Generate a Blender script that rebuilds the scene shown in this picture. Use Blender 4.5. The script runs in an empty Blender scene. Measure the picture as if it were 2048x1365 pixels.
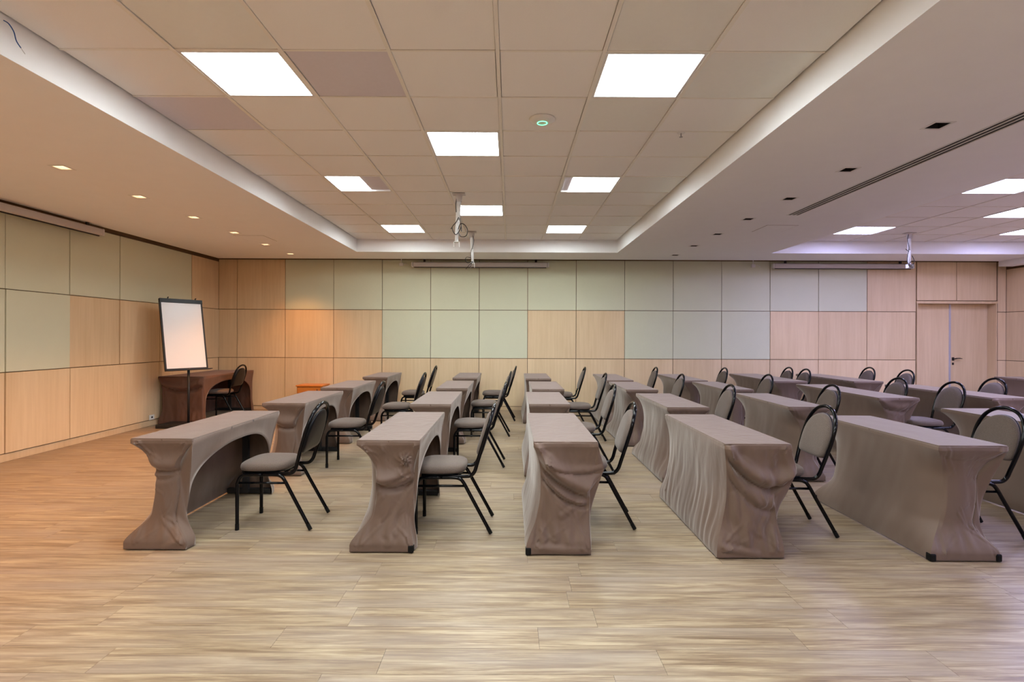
import bpy, bmesh, math, random
from mathutils import Vector, Matrix, noise
random.seed(7)
C = bpy.context.scene.collection
scn = bpy.context.scene
PI = math.pi

# ------------------------------------------------------------------ camera
cam = bpy.data.cameras.new('camera'); co = bpy.data.objects.new('camera', cam); C.objects.link(co)
cam.sensor_width = 36.0; cam.sensor_fit = 'HORIZONTAL'; cam.lens = 1080.0/2048*36
cam.shift_x = 4.0/2048; cam.shift_y = -8.5/2048
cam.clip_start = 0.05; cam.clip_end = 60
co.matrix_world = Matrix.Translation((0, 0, 1.42)) @ Matrix.Rotation(PI/2, 4, 'X') @ Matrix.Rotation(math.radians(0.22), 4, 'Z')
scn.camera = co
# ------------------------------------------------------------------ world, exposure
w = bpy.data.worlds.new('world'); scn.world = w; w.use_nodes = True
w.node_tree.nodes['Background'].inputs[0].default_value = (0.5, 0.5, 0.52, 1)
w.node_tree.nodes['Background'].inputs[1].default_value = 0.3
vs = scn.view_settings
vs.view_transform = 'Standard'; vs.look = 'None'; vs.gamma = 1; vs.use_curve_mapping = False
vs.exposure = 0.76
PANEL_C = (0.92, 0.99, 1.0); PANEL_E = 19.5; PANEL_W = .5          # middle ceiling panels
PANEL2_C = (0.56, 0.56, 1.0); PANEL2_E = 23.0; PANEL2_W = .5         # right-hand ceiling panels, cooler lamps
WARM_C = (1.0, 0.40, 0.10); WARM_W = 62.0             # left downlights

# ------------------------------------------------------------------ room numbers (metres)
ZL, ZC = 2.888, 3.105
XL, XR, YB, YR = -5.63, 9.58, 10.43, -4.0

# ------------------------------------------------------------------ materials
def new_mat(name):
    m = bpy.data.materials.new(name); m.use_nodes = True
    nt = m.node_tree; b = nt.nodes['Principled BSDF']
    return m, nt, b
def N(nt, t, **kw):
    n = nt.nodes.new(t)
    for k, v in kw.items():
        if hasattr(n, k): setattr(n, k, v)
    return n
def L(nt, a, b): nt.links.new(a, b)
def lin(r, g, b):
    f = lambda c: (c/12.92 if c <= .04045 else ((c+.055)/1.055)**2.4)
    return (f(r/255), f(g/255), f(b/255), 1)
def simple(name, col, rough=.5, metal=0, nscale=40, nvar=.06, bump=0.0, spec=.5, coat=0):
    """plain colour broken up by a little procedural noise"""
    m, nt, b = new_mat(name)
    tc = N(nt, 'ShaderNodeTexCoord'); no = N(nt, 'ShaderNodeTexNoise')
    no.inputs['Scale'].default_value = nscale; no.inputs['Detail'].default_value = 3
    L(nt, tc.outputs['Object'], no.inputs['Vector'])
    hsv = N(nt, 'ShaderNodeHueSaturation'); hsv.inputs['Color'].default_value = col
    mr = N(nt, 'ShaderNodeMapRange'); mr.inputs['To Min'].default_value = 1-nvar; mr.inputs['To Max'].default_value = 1+nvar
    L(nt, no.outputs['Fac'], mr.inputs['Value']); L(nt, mr.outputs['Result'], hsv.inputs['Value'])
    L(nt, hsv.outputs['Color'], b.inputs['Base Color'])
    b.inputs['Roughness'].default_value = rough; b.inputs['Metallic'].default_value = metal
    b.inputs['Specular IOR Level'].default_value = spec; b.inputs['Coat Weight'].default_value = coat
    if bump:
        bp = N(nt, 'ShaderNodeBump'); bp.inputs['Strength'].default_value = bump; bp.inputs['Distance'].default_value = .002
        L(nt, no.outputs['Fac'], bp.inputs['Height']); L(nt, bp.outputs['Normal'], b.inputs['Normal'])
    return m
def emit(name, col, e):
    m, nt, b = new_mat(name)
    b.inputs['Base Color'].default_value = (.8, .8, .8, 1)
    b.inputs['Emission Color'].default_value = (*col, 1); b.inputs['Emission Strength'].default_value = e
    return m

def wood_mat(name, c1, c2, vertical=True, rough=.5, scale=1.0, contrast=1.0):
    m, nt, b = new_mat(name)
    g = N(nt, 'ShaderNodeNewGeometry'); oi = N(nt, 'ShaderNodeObjectInfo')
    ad = N(nt, 'ShaderNodeVectorMath', operation='ADD')
    cb = N(nt, 'ShaderNodeCombineXYZ'); ml = N(nt, 'ShaderNodeMath', operation='MULTIPLY'); ml.inputs[1].default_value = 37.0
    L(nt, oi.outputs['Random'], ml.inputs[0])
    for i in range(3): L(nt, ml.outputs[0], cb.inputs[i])
    L(nt, g.outputs['Position'], ad.inputs[0]); L(nt, cb.outputs[0], ad.inputs[1])
    mp = N(nt, 'ShaderNodeMapping'); mp.inputs['Scale'].default_value = (26*scale, 26*scale, 1.3*scale) if vertical else (1.2*scale, 26*scale, 26*scale)
    L(nt, ad.outputs[0], mp.inputs['Vector'])
    n1 = N(nt, 'ShaderNodeTexNoise'); n1.inputs['Scale'].default_value = 1.0; n1.inputs['Detail'].default_value = 6; n1.inputs['Roughness'].default_value = .6
    L(nt, mp.outputs[0], n1.inputs['Vector'])
    mp2 = N(nt, 'ShaderNodeMapping'); mp2.inputs['Scale'].default_value = (4, 4, .5) if vertical else (.5, 4, 4)
    L(nt, ad.outputs[0], mp2.inputs['Vector'])
    n2 = N(nt, 'ShaderNodeTexNoise'); n2.inputs['Scale'].default_value = 1.0; n2.inputs['Detail'].default_value = 2
    L(nt, mp2.outputs[0], n2.inputs['Vector'])
    av = N(nt, 'ShaderNodeMix', data_type='FLOAT'); av.inputs['Factor'].default_value = .45
    L(nt, n1.outputs['Fac'], av.inputs['A']); L(nt, n2.outputs['Fac'], av.inputs['B'])
    r = N(nt, 'ShaderNodeValToRGB'); r.color_ramp.elements[0].position = .5-.22/contrast; r.color_ramp.elements[1].position = .5+.22/contrast
    r.color_ramp.elements[0].color = c1; r.color_ramp.elements[1].color = c2
    L(nt, av.outputs['Result'], r.inputs['Fac'])
    hsv = N(nt, 'ShaderNodeHueSaturation'); L(nt, r.outputs['Color'], hsv.inputs['Color'])
    mr = N(nt, 'ShaderNodeMapRange'); mr.inputs['To Min'].default_value = .955; mr.inputs['To Max'].default_value = 1.045
    L(nt, oi.outputs['Random'], mr.inputs['Value']); L(nt, mr.outputs['Result'], hsv.inputs['Value'])
    L(nt, hsv.outputs['Color'], b.inputs['Base Color'])
    b.inputs['Roughness'].default_value = rough
    bp = N(nt, 'ShaderNodeBump'); bp.inputs['Strength'].default_value = .05; bp.inputs['Distance'].default_value = .001
    L(nt, n1.outputs['Fac'], bp.inputs['Height']); L(nt, bp.outputs['Normal'], b.inputs['Normal'])
    return m

def floor_mat():
    m, nt, b = new_mat('vinyl_plank')
    g = N(nt, 'ShaderNodeNewGeometry'); oi = N(nt, 'ShaderNodeObjectInfo')
    sm = N(nt, 'ShaderNodeMath', operation='ADD'); L(nt, oi.outputs['Random'], sm.inputs[0]); L(nt, g.outputs['Random Per Island'], sm.inputs[1])
    fr = N(nt, 'ShaderNodeMath', operation='FRACT'); L(nt, sm.outputs[0], fr.inputs[0])
    ml = N(nt, 'ShaderNodeMath', operation='MULTIPLY'); ml.inputs[1].default_value = 41.0; L(nt, fr.outputs[0], ml.inputs[0])
    cb = N(nt, 'ShaderNodeCombineXYZ'); L(nt, ml.outputs[0], cb.inputs[0]); L(nt, ml.outputs[0], cb.inputs[1])
    ad = N(nt, 'ShaderNodeVectorMath', operation='ADD'); L(nt, g.outputs['Position'], ad.inputs[0]); L(nt, cb.outputs[0], ad.inputs[1])
    def band(sx, sy, det, rough=.6, dist=0):
        mp = N(nt, 'ShaderNodeMapping'); mp.inputs['Scale'].default_value = (sx, sy, 1)
        L(nt, ad.outputs[0], mp.inputs['Vector'])
        n = N(nt, 'ShaderNodeTexNoise'); n.inputs['Scale'].default_value = 1; n.inputs['Detail'].default_value = det
        n.inputs['Roughness'].default_value = rough; n.inputs['Distortion'].default_value = dist
        L(nt, mp.outputs[0], n.inputs['Vector']); return n
    nA = band(1.8, 26, 5, .68, .5); nB = band(3.5, 110, 4, .65, .3); nC = band(.9, 6.5, 2)
    r = N(nt, 'ShaderNodeValToRGB'); cr = r.color_ramp
    cr.elements[0].position = .34; cr.elements[0].color = lin(102, 82, 62)
    cr.elements[1].position = .66; cr.elements[1].color = lin(188, 172, 142)
    e = cr.elements.new(.46); e.color = lin(134, 114, 90)
    e = cr.elements.new(.55); e.color = lin(162, 144, 117)
    mx = N(nt, 'ShaderNodeMix', data_type='FLOAT'); mx.inputs['Factor'].default_value = .38
    L(nt, nA.outputs['Fac'], mx.inputs['A']); L(nt, nB.outputs['Fac'], mx.inputs['B'])
    L(nt, mx.outputs['Result'], r.inputs['Fac'])
    # greyer washes
    r2 = N(nt, 'ShaderNodeMapRange'); r2.inputs['From Min'].default_value = .42; r2.inputs['From Max'].default_value = .68; r2.inputs['To Max'].default_value = .6
    L(nt, nC.outputs['Fac'], r2.inputs['Value'])
    mc = N(nt, 'ShaderNodeMix', data_type='RGBA'); L(nt, r2.outputs['Result'], mc.inputs['Factor'])
    L(nt, r.outputs['Color'], mc.inputs['A']); mc.inputs['B'].default_value = lin(146, 132, 120)
    hsv = N(nt, 'ShaderNodeHueSaturation'); L(nt, mc.outputs['Result'], hsv.inputs['Color'])
    mr = N(nt, 'ShaderNodeMapRange'); mr.inputs['To Min'].default_value = .97; mr.inputs['To Max'].default_value = 1.03
    L(nt, fr.outputs[0], mr.inputs['Value']); L(nt, mr.outputs['Result'], hsv.inputs['Value'])
    L(nt, hsv.outputs['Color'], b.inputs['Base Color'])
    b.inputs['Roughness'].default_value = .38; b.inputs['Specular IOR Level'].default_value = .45
    bp = N(nt, 'ShaderNodeBump'); bp.inputs['Strength'].default_value = .12; bp.inputs['Distance'].default_value = .001
    L(nt, mx.outputs['Result'], bp.inputs['Height']); L(nt, bp.outputs['Normal'], b.inputs['Normal'])
    return m

def cloth_mat(name, col, speck=0, rough=.75, sheen=.25, wscale=600, folds=0, mott=.06, spec=.5):
    m, nt, b = new_mat(name)
    tc = N(nt, 'ShaderNodeTexCoord')
    n = N(nt, 'ShaderNodeTexNoise'); n.inputs['Scale'].default_value = wscale; n.inputs['Detail'].default_value = 2
    L(nt, tc.outputs['Object'], n.inputs['Vector'])
    n2 = N(nt, 'ShaderNodeTexNoise'); n2.inputs['Scale'].default_value = 5; n2.inputs['Detail'].default_value = 4
    L(nt, tc.outputs['Object'], n2.inputs['Vector'])
    hsv = N(nt, 'ShaderNodeHueSaturation'); hsv.inputs['Color'].default_value = col
    ma = N(nt, 'ShaderNodeMapRange'); ma.inputs['From Min'].default_value = .3; ma.inputs['From Max'].default_value = .7
    ma.inputs['To Min'].default_value = -speck; ma.inputs['To Max'].default_value = speck; L(nt, n.outputs['Fac'], ma.inputs['Value'])
    mb = N(nt, 'ShaderNodeMapRange'); mb.inputs['To Min'].default_value = 1-mott; mb.inputs['To Max'].default_value = 1+mott; L(nt, n2.outputs['Fac'], mb.inputs['Value'])
    s = N(nt, 'ShaderNodeMath', operation='ADD'); L(nt, ma.outputs[0], s.inputs[0]); L(nt, mb.outputs[0], s.inputs[1])
    L(nt, s.outputs[0], hsv.inputs['Value']); L(nt, hsv.outputs['Color'], b.inputs['Base Color'])
    b.inputs['Roughness'].default_value = rough; b.inputs['Sheen Weight'].default_value = sheen; b.inputs['Sheen Roughness'].default_value = .4
    b.inputs['Sheen Tint'].default_value = (.9, .85, .8, 1)
    b.inputs['Specular IOR Level'].default_value = spec
    bp = N(nt, 'ShaderNodeBump'); bp.inputs['Strength'].default_value = .25; bp.inputs['Distance'].default_value = .0006
    L(nt, n.outputs['Fac'], bp.inputs['Height']); last = bp
    if folds:
        mp = N(nt, 'ShaderNodeMapping'); mp.inputs['Scale'].default_value = (9, 9, 3.0); mp.inputs['Rotation'].default_value = (.35, .3, 0)
        L(nt, tc.outputs['Object'], mp.inputs['Vector'])
        n3 = N(nt, 'ShaderNodeTexNoise'); n3.inputs['Scale'].default_value = 1; n3.inputs['Detail'].default_value = 2; n3.inputs['Distortion'].default_value = .8
        L(nt, mp.outputs[0], n3.inputs['Vector'])
        b2 = N(nt, 'ShaderNodeBump'); b2.inputs['Strength'].default_value = folds; b2.inputs['Distance'].default_value = .012
        L(nt, n3.outputs['Fac'], b2.inputs['Height']); L(nt, bp.outputs['Normal'], b2.inputs['Normal']); last = b2
    L(nt, last.outputs['Normal'], b.inputs['Normal'])
    return m

M = {}
M['oak'] = wood_mat('oak_veneer', lin(212, 184, 142), lin(236, 212, 174), contrast=.8)
M['oak_plain'] = wood_mat('oak_lipping', lin(206, 178, 138), lin(226, 200, 162))
M['panel_fabric'] = cloth_mat('panel_fabric', lin(214, 215, 188), speck=.05, rough=.9, sheen=.1, wscale=300, mott=.015)
M['groove'] = simple('dark_groove', lin(112, 86, 58), .8)
M['plank'] = floor_mat()
M['underlay'] = simple('underlay', lin(60, 48, 40), .9)
M['plaster'] = simple('white_plaster', lin(242, 242, 243), .85, nscale=6, nvar=.02)
M['tile'] = simple('mineral_tile', lin(241, 239, 237), .95, nscale=260, nvar=.05, bump=.25)
M['tile_lavender'] = simple('aged_lavender_tile', lin(216, 210, 218), .9, nscale=30, nvar=.03)
M['tile_smooth'] = simple('smooth_tile', lin(234, 234, 230), .8, nscale=20, nvar=.02)
M['bar'] = simple('grid_bar_paint', lin(236, 232, 224), .5, nvar=.02)
M['panel_on'] = emit('lit_diffuser', PANEL_C, PANEL_E)
M['panel2_on'] = emit('lit_cool_diffuser', PANEL2_C, PANEL2_E)
M['white_metal'] = simple('white_metal', lin(225, 224, 222), .4, nvar=.02)
M['white_plastic'] = simple('white_plastic', lin(226, 224, 220), .35, nvar=.02)
M['grey_plastic'] = simple('light_grey_casing', lin(196, 190, 188), .45, nvar=.03)
M['black_gloss'] = simple('black_glossy_tube', (.002, .0024, .0034, 1), .12, nvar=.1, spec=.22)
M['black_shell'] = simple('black_back_shell', (.004, .0045, .0055, 1), .3, nvar=.1, spec=.25)
M['black_rubber'] = simple('black_rubber', (.004, .004, .004, 1), .6, spec=.2)
M['black_matt'] = simple('black_matt', (.006, .006, .006, 1), .7)
M['black_steel'] = simple('black_powder_steel', (.012, .012, .013, 1), .5)
M['seat_fabric'] = cloth_mat('seat_fabric', lin(98, 85, 77), speck=.28, rough=.85, sheen=.2, wscale=260)
M['cover'] = cloth_mat('taupe_stretch_cloth', lin(108, 89, 77), speck=.03, rough=.62, sheen=.5, spec=.4, wscale=900, folds=.12)
M['cover_loose'] = cloth_mat('loose_taupe_cloth', lin(106, 86, 74), speck=.03, rough=.62, sheen=.5, spec=.4, wscale=900, folds=.4)
M['cover_dark'] = cloth_mat('dark_brown_cloth', lin(96, 66, 52), speck=.03, rough=.7, sheen=.2, wscale=900, folds=.25)
M['board'] = wood_mat('table_board', lin(170, 140, 104), lin(196, 166, 126), vertical=False)
M['cabinet'] = wood_mat('orange_varnished_wood', lin(176, 96, 30), lin(214, 132, 52), vertical=False, rough=.3)
M['whiteboard'] = simple('whiteboard_sheet', lin(240, 242, 246), .25, nvar=.01)
M['chrome'] = simple('brushed_steel', lin(170, 168, 170), .3, metal=1, nvar=.03)
M['dark_metal'] = simple('dark_bronze_metal', lin(60, 55, 55), .35, metal=.8)
M['door_strip'] = simple('pale_aluminium', lin(190, 190, 205), .35, metal=.4)
M['blue_wire'] = simple('blue_wire', lin(25, 75, 140), .4)
M['led'] = emit('green_led', (.05, 1.0, .35), 2.5)
M['warm_bulb'] = emit('warm_lamp_lens', (1.0, .62, .32), 6.0)

# ------------------------------------------------------------------ mesh helpers
def obj(name, bm, mat, parent=None, smooth=False, loc=None):
    me = bpy.data.meshes.new(name)
    bmesh.ops.recalc_face_normals(bm, faces=bm.faces[:]) if bm.faces else None
    bm.to_mesh(me); bm.free()
    me.materials.append(mat)
    if smooth:
        for p in me.polygons: p.use_smooth = True
    o = bpy.data.objects.new(name, me); C.objects.link(o)
    if parent: o.parent = parent
    if loc is not None: o.location = loc
    return o
def add_box(bm, x0, x1, y0, y1, z0, z1, bevel=0, seg=1):
    vs = [bm.verts.new((x, y, z)) for x in (x0, x1) for y in (y0, y1) for z in (z0, z1)]
    f = [(0,1,3,2), (4,6,7,5), (0,4,5,1), (2,3,7,6), (0,2,6,4), (1,5,7,3)]
    fs = [bm.faces.new([vs[i] for i in q]) for q in f]
    if bevel:
        es = list({e for fc in fs for e in fc.edges})
        bmesh.ops.bevel(bm, geom=es, offset=bevel, segments=seg, affect='EDGES', profile=.5)
def box(*a, bevel=0, seg=1):
    bm = bmesh.new(); add_box(bm, *a, bevel=bevel, seg=seg); return bm
def smooth_path(pts, n=6, closed=False):
    P = [Vector(p) for p in pts]; out = []
    m = len(P); rng = range(m if closed else m-1)
    for i in rng:
        if closed: a, b, c, d = P[i-1], P[i], P[(i+1) % m], P[(i+2) % m]
        else: a, b, c, d = P[max(i-1, 0)], P[i], P[i+1], P[min(i+2, m-1)]
        for k in range(n):
            t = k/n
            out.append(.5*((2*b)+(-a+c)*t+(2*a-5*b+4*c-d)*t*t+(-a+3*b-3*c+d)*t**3))
    if not closed: out.append(P[-1])
    return out
def add_tube(bm, pts, r, seg=10, closed=False, caps=True):
    P = [Vector(p) for p in pts]; n = len(P); rings = []
    up = None
    for i in range(n):
        if closed: t = (P[(i+1) % n]-P[i-1])
        else: t = P[min(i+1, n-1)]-P[max(i-1, 0)]
        t.normalize()
        if up is None:
            up = Vector((0, 0, 1)) if abs(t.z) < .9 else Vector((0, 1, 0))
        u = (up-t*up.dot(t)); u.normalize(); v = t.cross(u); up = u
        rr = r[i] if isinstance(r, (list, tuple)) else r
        rings.append([bm.verts.new(P[i]+rr*(math.cos(2*PI*k/seg)*u+math.sin(2*PI*k/seg)*v)) for k in range(seg)])
    for i in range(n if closed else n-1):
        A, B = rings[i], rings[(i+1) % n]
        for k in range(seg): bm.faces.new((A[k], A[(k+1) % seg], B[(k+1) % seg], B[k]))
    if caps and not closed:
        bm.faces.new(rings[0][::-1]); bm.faces.new(rings[-1])
def tube(pts, r, seg=10, closed=False):
    bm = bmesh.new(); add_tube(bm, pts, r, seg, closed); return bm
def add_lathe(bm, prof, n=24, c=(0, 0, 0)):
    rings = []
    for (r, z) in prof:
        if r < 1e-6: rings.append([bm.verts.new((c[0], c[1], c[2]+z))])
        else: rings.append([bm.verts.new((c[0]+r*math.cos(2*PI*k/n), c[1]+r*math.sin(2*PI*k/n), c[2]+z)) for k in range(n)])
    for A, B in zip(rings, rings[1:]):
        for k in range(n):
            k2 = (k+1) % n
            if len(A) == 1 and len(B) == 1: continue
            if len(A) == 1: bm.faces.new((A[0], B[k2], B[k]))
            elif len(B) == 1: bm.faces.new((A[k], A[k2], B[0]))
            else: bm.faces.new((A[k], A[k2], B[k2], B[k]))
def tag(o, label, cat, group=None):
    o['label'] = label; o['category'] = cat
    if group: o['group'] = group
    return o
def thing(name, label, cat, loc=(0, 0, 0), rz=0, group=None):
    o = bpy.data.objects.new(name, None); C.objects.link(o); o.empty_display_size = .1
    o.location = loc; o.rotation_euler = (0, 0, rz)
    return tag(o, label, cat, group)
def struct(name, bm, mat):
    o = obj(name, bm, mat); o['kind'] = 'structure'; return o
def dup(root, loc, rz, label, group=None):
    r = root.copy(); C.objects.link(r); r.location = loc; r.rotation_euler = (0, 0, rz); r['label'] = label
    if group: r['group'] = group
    for ch in list(root.children):
        c = ch.copy(); C.objects.link(c); c.parent = r
        for g in list(ch.children):
            d = g.copy(); C.objects.link(d); d.parent = c
    return r

# ------------------------------------------------------------------ floor with planks
floor = struct('floor', box(XL-.3, XR+.3, YR-.2, YB+.4, -.12, -.006), M['underlay'])
PW, PL, G = .1865, 1.225, .0007
def plank_bm(l, w_):
    bm = bmesh.new(); add_box(bm, 0, l, 0, w_, -.006, 0)
    return bm
full = None
planks = []
row = 0; y = 2.64-PW*36
while y < YB:
    off = random.uniform(0, PL) if row % 3 else (row*.41) % PL
    x = XL-off
    while x < XR:
        a, b2 = max(x, XL+.0), min(x+PL, XR)
        ya, yb = max(y, YR), min(y+PW, YB)
        if b2-a > .02 and yb-ya > .01: planks.append((a, b2, ya, yb))
        x += PL
    y += PW; row += 1
def plank_key(p):
    cx, cy = (p[0]+p[1])/2, (p[2]+p[3])/2
    if cy < 2.15 or abs(cx) > .95*cy+.9: return 1e9
    return cy
planks.sort(key=plank_key)
bm_rest = bmesh.new(); shared = None
for i, (a, b2, ya, yb) in enumerate(planks):
    if i < 300 and plank_key(planks[i]) < 1e8:
        l, w_ = b2-a-2*G, yb-ya-2*G
        if abs(l-(PL-2*G)) < 1e-4 and abs(w_-(PW-2*G)) < 1e-4:
            if shared is None:
                o = obj('plank', plank_bm(l, w_), M['plank'], floor); shared = o.data
            else:
                o = bpy.data.objects.new('plank', shared); C.objects.link(o); o.parent = floor
        else: o = obj('plank', plank_bm(l, w_), M['plank'], floor)
        o.location = (a+G, ya+G, 0)
    else:
        add_box(bm_rest, a+G, b2-G, ya+G, yb-G, -.006, 0)
o = obj('plank_field', bm_rest, M['plank'], floor); o['kind'] = 'stuff'

# ------------------------------------------------------------------ ceiling: soffits with pockets, coffers
bm = bmesh.new()
ZT = ZC+.10
SY0, SY1 = -2.40, 9.38
BY = 10.24                                     # front of the shadow gap along the back wall
DLX1, DLX2, DS = -3.93, 2.94, .056             # downlight rows, half hole
dl_left = [4.73+.985*k for k in range(-6, 6)]
dl_right = [3.72+.985*k for k in range(-5, 7)]
def strip_with_holes(x, ys, y0, y1):
    p = y0
    for yy in sorted(ys):
        if yy-DS < y0 or yy+DS > y1: continue
        add_box(bm, x-DS, x+DS, p, yy-DS, ZL, ZT); p = yy+DS
    add_box(bm, x-DS, x+DS, p, y1, ZL, ZT)
add_box(bm, XL+.10, DLX1-DS, YR, BY, ZL, ZT); add_box(bm, DLX1+DS, -2.67, YR, BY, ZL, ZT)
strip_with_holes(DLX1, dl_left, YR, BY)
add_box(bm, -2.67, 1.86, YR, SY0, ZL, ZT); add_box(bm, -2.67, 1.86, SY1, BY, ZL, ZT)
add_box(bm, 1.86, DLX2-DS, YR, BY, ZL, ZT); strip_with_holes(DLX2, dl_right, YR, BY)
add_box(bm, DLX2+DS, 3.30, YR, BY, ZL, ZT); add_box(bm, 3.30, 3.455, 6.47, BY, ZL, ZT); add_box(bm, 3.30, 3.455, YR, SY0, ZL, ZT)
add_box(bm, 3.455, 4.53, YR, BY, ZL, ZT)
add_box(bm, 4.53, 9.21, YR, SY0, ZL, ZT); add_box(bm, 4.53, 9.21, SY1, BY, ZL, ZT)
add_box(bm, 9.21, 9.26, YR, BY, ZL, ZT); add_box(bm, 9.26, 9.52, YR, BY-.0, ZL-.10, ZT)
add_box(bm, XL-.3, XR+.3, YR-.2, YB+.4, ZT, ZT+.15)
ceiling = struct('ceiling', bm, M['plaster'])

RY = [3.18+.62*k for k in range(-9, 11)]       # tile row lines
COL1 = [-2.67, -1.99, -1.355, -.72, -.08, .55, 1.18, 1.86]
COL2 = [4.53, 5.19, 5.86, 6.53, 7.20, 7.87, 8.54, 9.21]
lights = {}
for r_ in range(-9, 10):
    k = r_ % 4
    cols = (1, 5) if k == 0 else ((3,) if k == 2 else ())
    for c in cols: lights[(1, c, r_)] = 1; lights[(2, c, r_)] = 1
tile_mats = {(1, 2, 0): 'tile_lavender', (1, 0, 1): 'tile_lavender', (1, 6, 0): 'tile_smooth', (1, 5, 1): 'tile_smooth', (1, 5, -1): 'tile_smooth',
             (1, 1, -1): 'tile_smooth', (1, 6, 4): 'tile_smooth', (1, 5, 5): 'tile_smooth'}
ridx = lambda r_: r_+9
for ci, COL in ((1, COL1), (2, COL2)):
    for r_ in range(-9, 10):
        y0, y1 = RY[ridx(r_)], RY[ridx(r_)+1]
        for c in range(7):
            if (ci, c, r_) in lights: continue
            x0, x1 = COL[c], COL[c+1]
            mt = tile_mats.get((ci, c, r_), 'tile')
            z = ZC+random.uniform(0, .002)
            bmt = box(-(x1-x0)/2+.0145, (x1-x0)/2-.0145, -(y1-y0)/2+.0098, (y1-y0)/2-.0098, 0, .012)
            o = obj('ceiling_tile', bmt, M[mt], ceiling, loc=((x0+x1)/2+random.uniform(-.002, .002), (y0+y1)/2+random.uniform(-.002, .002), z))
            o.rotation_euler = (random.uniform(-.003, .003), random.uniform(-.003, .003), 0)
            if mt == 'tile_lavender': o['label'] = 'lavender-tinted aged ceiling tile'
    for x in COL[1:-1]:
        obj('grid_bar', box(x-.012, x+.012, SY0, SY1, ZC-.006, ZC+.002), M['bar'], ceiling)
    for y in RY[1:-1]:
        for c in range(7):
            obj('cross_bar', box(COL[c]+.012, COL[c+1]-.012, y-.008, y+.008, ZC-.0035, ZC+.004), M['bar'], ceiling)
# ------------------------------------------------------------------ ceiling panel lights
lbl = {(1, 1, 0): 'largest lit square ceiling panel at the upper left, beside a lavender tile',
       (1, 5, 0): 'largest lit square ceiling panel at the upper right of the middle coffer',
       (1, 3, 2): 'lit square ceiling panel near the picture centre, between the two largest ones and the mount',
       (1, 1, 4): 'half-lit ceiling panel left of centre with a dull strip on its right',
       (1, 5, 4): 'lit ceiling panel right of centre with a dull strip on its left',
       (1, 3, 6): 'lit ceiling panel partly hidden behind the nearer projector mount pole',
       (1, 1, 8): 'small distant lit ceiling panel left of the two projector mounts',
       (1, 5, 8): 'small distant lit ceiling panel right of the two projector mounts',
       (2, 1, 8): 'cool white ceiling panel just left of the right projector mount',
       (2, 1, 4): 'cool white ceiling panel at the right edge, nearest of the right coffer',
       (2, 3, 6): 'cool white ceiling panel at the right edge, middle one of the right coffer',
       (2, 5, 8): 'cool white ceiling panel at the far right edge, lowest in the picture'}
for (ci, c, r_) in lights:
    COL = COL1 if ci == 1 else COL2
    x0, x1, y0, y1 = COL[c]+.013, COL[c+1]-.013, RY[ridx(r_)]+.009, RY[ridx(r_)+1]-.009
    cx, cy = (x0+x1)/2, (y0+y1)/2; hx, hy = (x1-x0)/2, (y1-y0)/2
    lab = lbl.get((ci, c, r_))
    if lab is None:
        rows_ = {-8: 'rearmost', -6: 'fourth', -4: 'third', -2: 'second', 0: 'front', 2: 'second front', 4: 'third front', 6: 'fourth front', 8: 'far'}
        side = {1: 'left', 3: 'centre', 5: 'right'}[c]
        lab = (f'ceiling panel of the middle coffer over the viewpoint, {rows_[r_]} row, {side}' if ci == 1
               else f'ceiling panel of the right coffer outside the picture, {rows_[r_]} row{" behind" if r_ < 0 else ""}, {side}')
    t = thing('ceiling_light', lab, 'ceiling light', (cx, cy, ZC), 0, 'ceiling panels of the middle coffer' if ci == 1 else 'ceiling panels of the right coffer')
    bm = bmesh.new(); fz0, fz1, fw = -.004, .024, .018
    add_box(bm, -hx, hx, -hy, -hy+fw, fz0, fz1); add_box(bm, -hx, hx, hy-fw, hy, fz0, fz1)
    add_box(bm, -hx, -hx+fw, -hy+fw, hy-fw, fz0, fz1); add_box(bm, hx-fw, hx, -hy+fw, hy-fw, fz0, fz1)
    obj('frame', bm, M['white_metal'], t)
    lx0, lx1 = -hx+fw, hx-fw
    if (ci, c, r_) == (1, 1, 4):
        obj('blank_insert', box(lx1-.23, lx1, -hy+fw, hy-fw, .014, .022), M['tile_lavender'], t)['label'] = 'dull unlit strip'; lx1 -= .23
    if (ci, c, r_) == (1, 5, 4):
        obj('blank_insert', box(lx0, lx0+.085, -hy+fw, hy-fw, .014, .022), M['tile_lavender'], t)['label'] = 'dull unlit strip'; lx0 += .085
    al = bpy.data.lights.new('panel_lamp', 'AREA'); al.shape = 'RECTANGLE'; al.size = lx1-lx0-.01; al.size_y = 2*(hy-fw)-.01
    al.energy = (PANEL_W if ci == 1 else PANEL2_W)*(lx1-lx0)/(2*(hx-fw)); al.color = PANEL_C if ci == 1 else PANEL2_C; al.spread = math.radians(125)
    ao = bpy.data.objects.new('panel_lamp', al); C.objects.link(ao); ao.parent = t; ao.location = ((lx0+lx1)/2, 0, .0115)
    obj('light_housing', box(-hx, hx, -hy, hy, .0245, .06), M['white_metal'], t)
    obj('diffuser', box(lx0, lx1, -hy+fw, hy-fw, .012, .024), M['panel_on'] if ci == 1 else M['panel2_on'], t)

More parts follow.
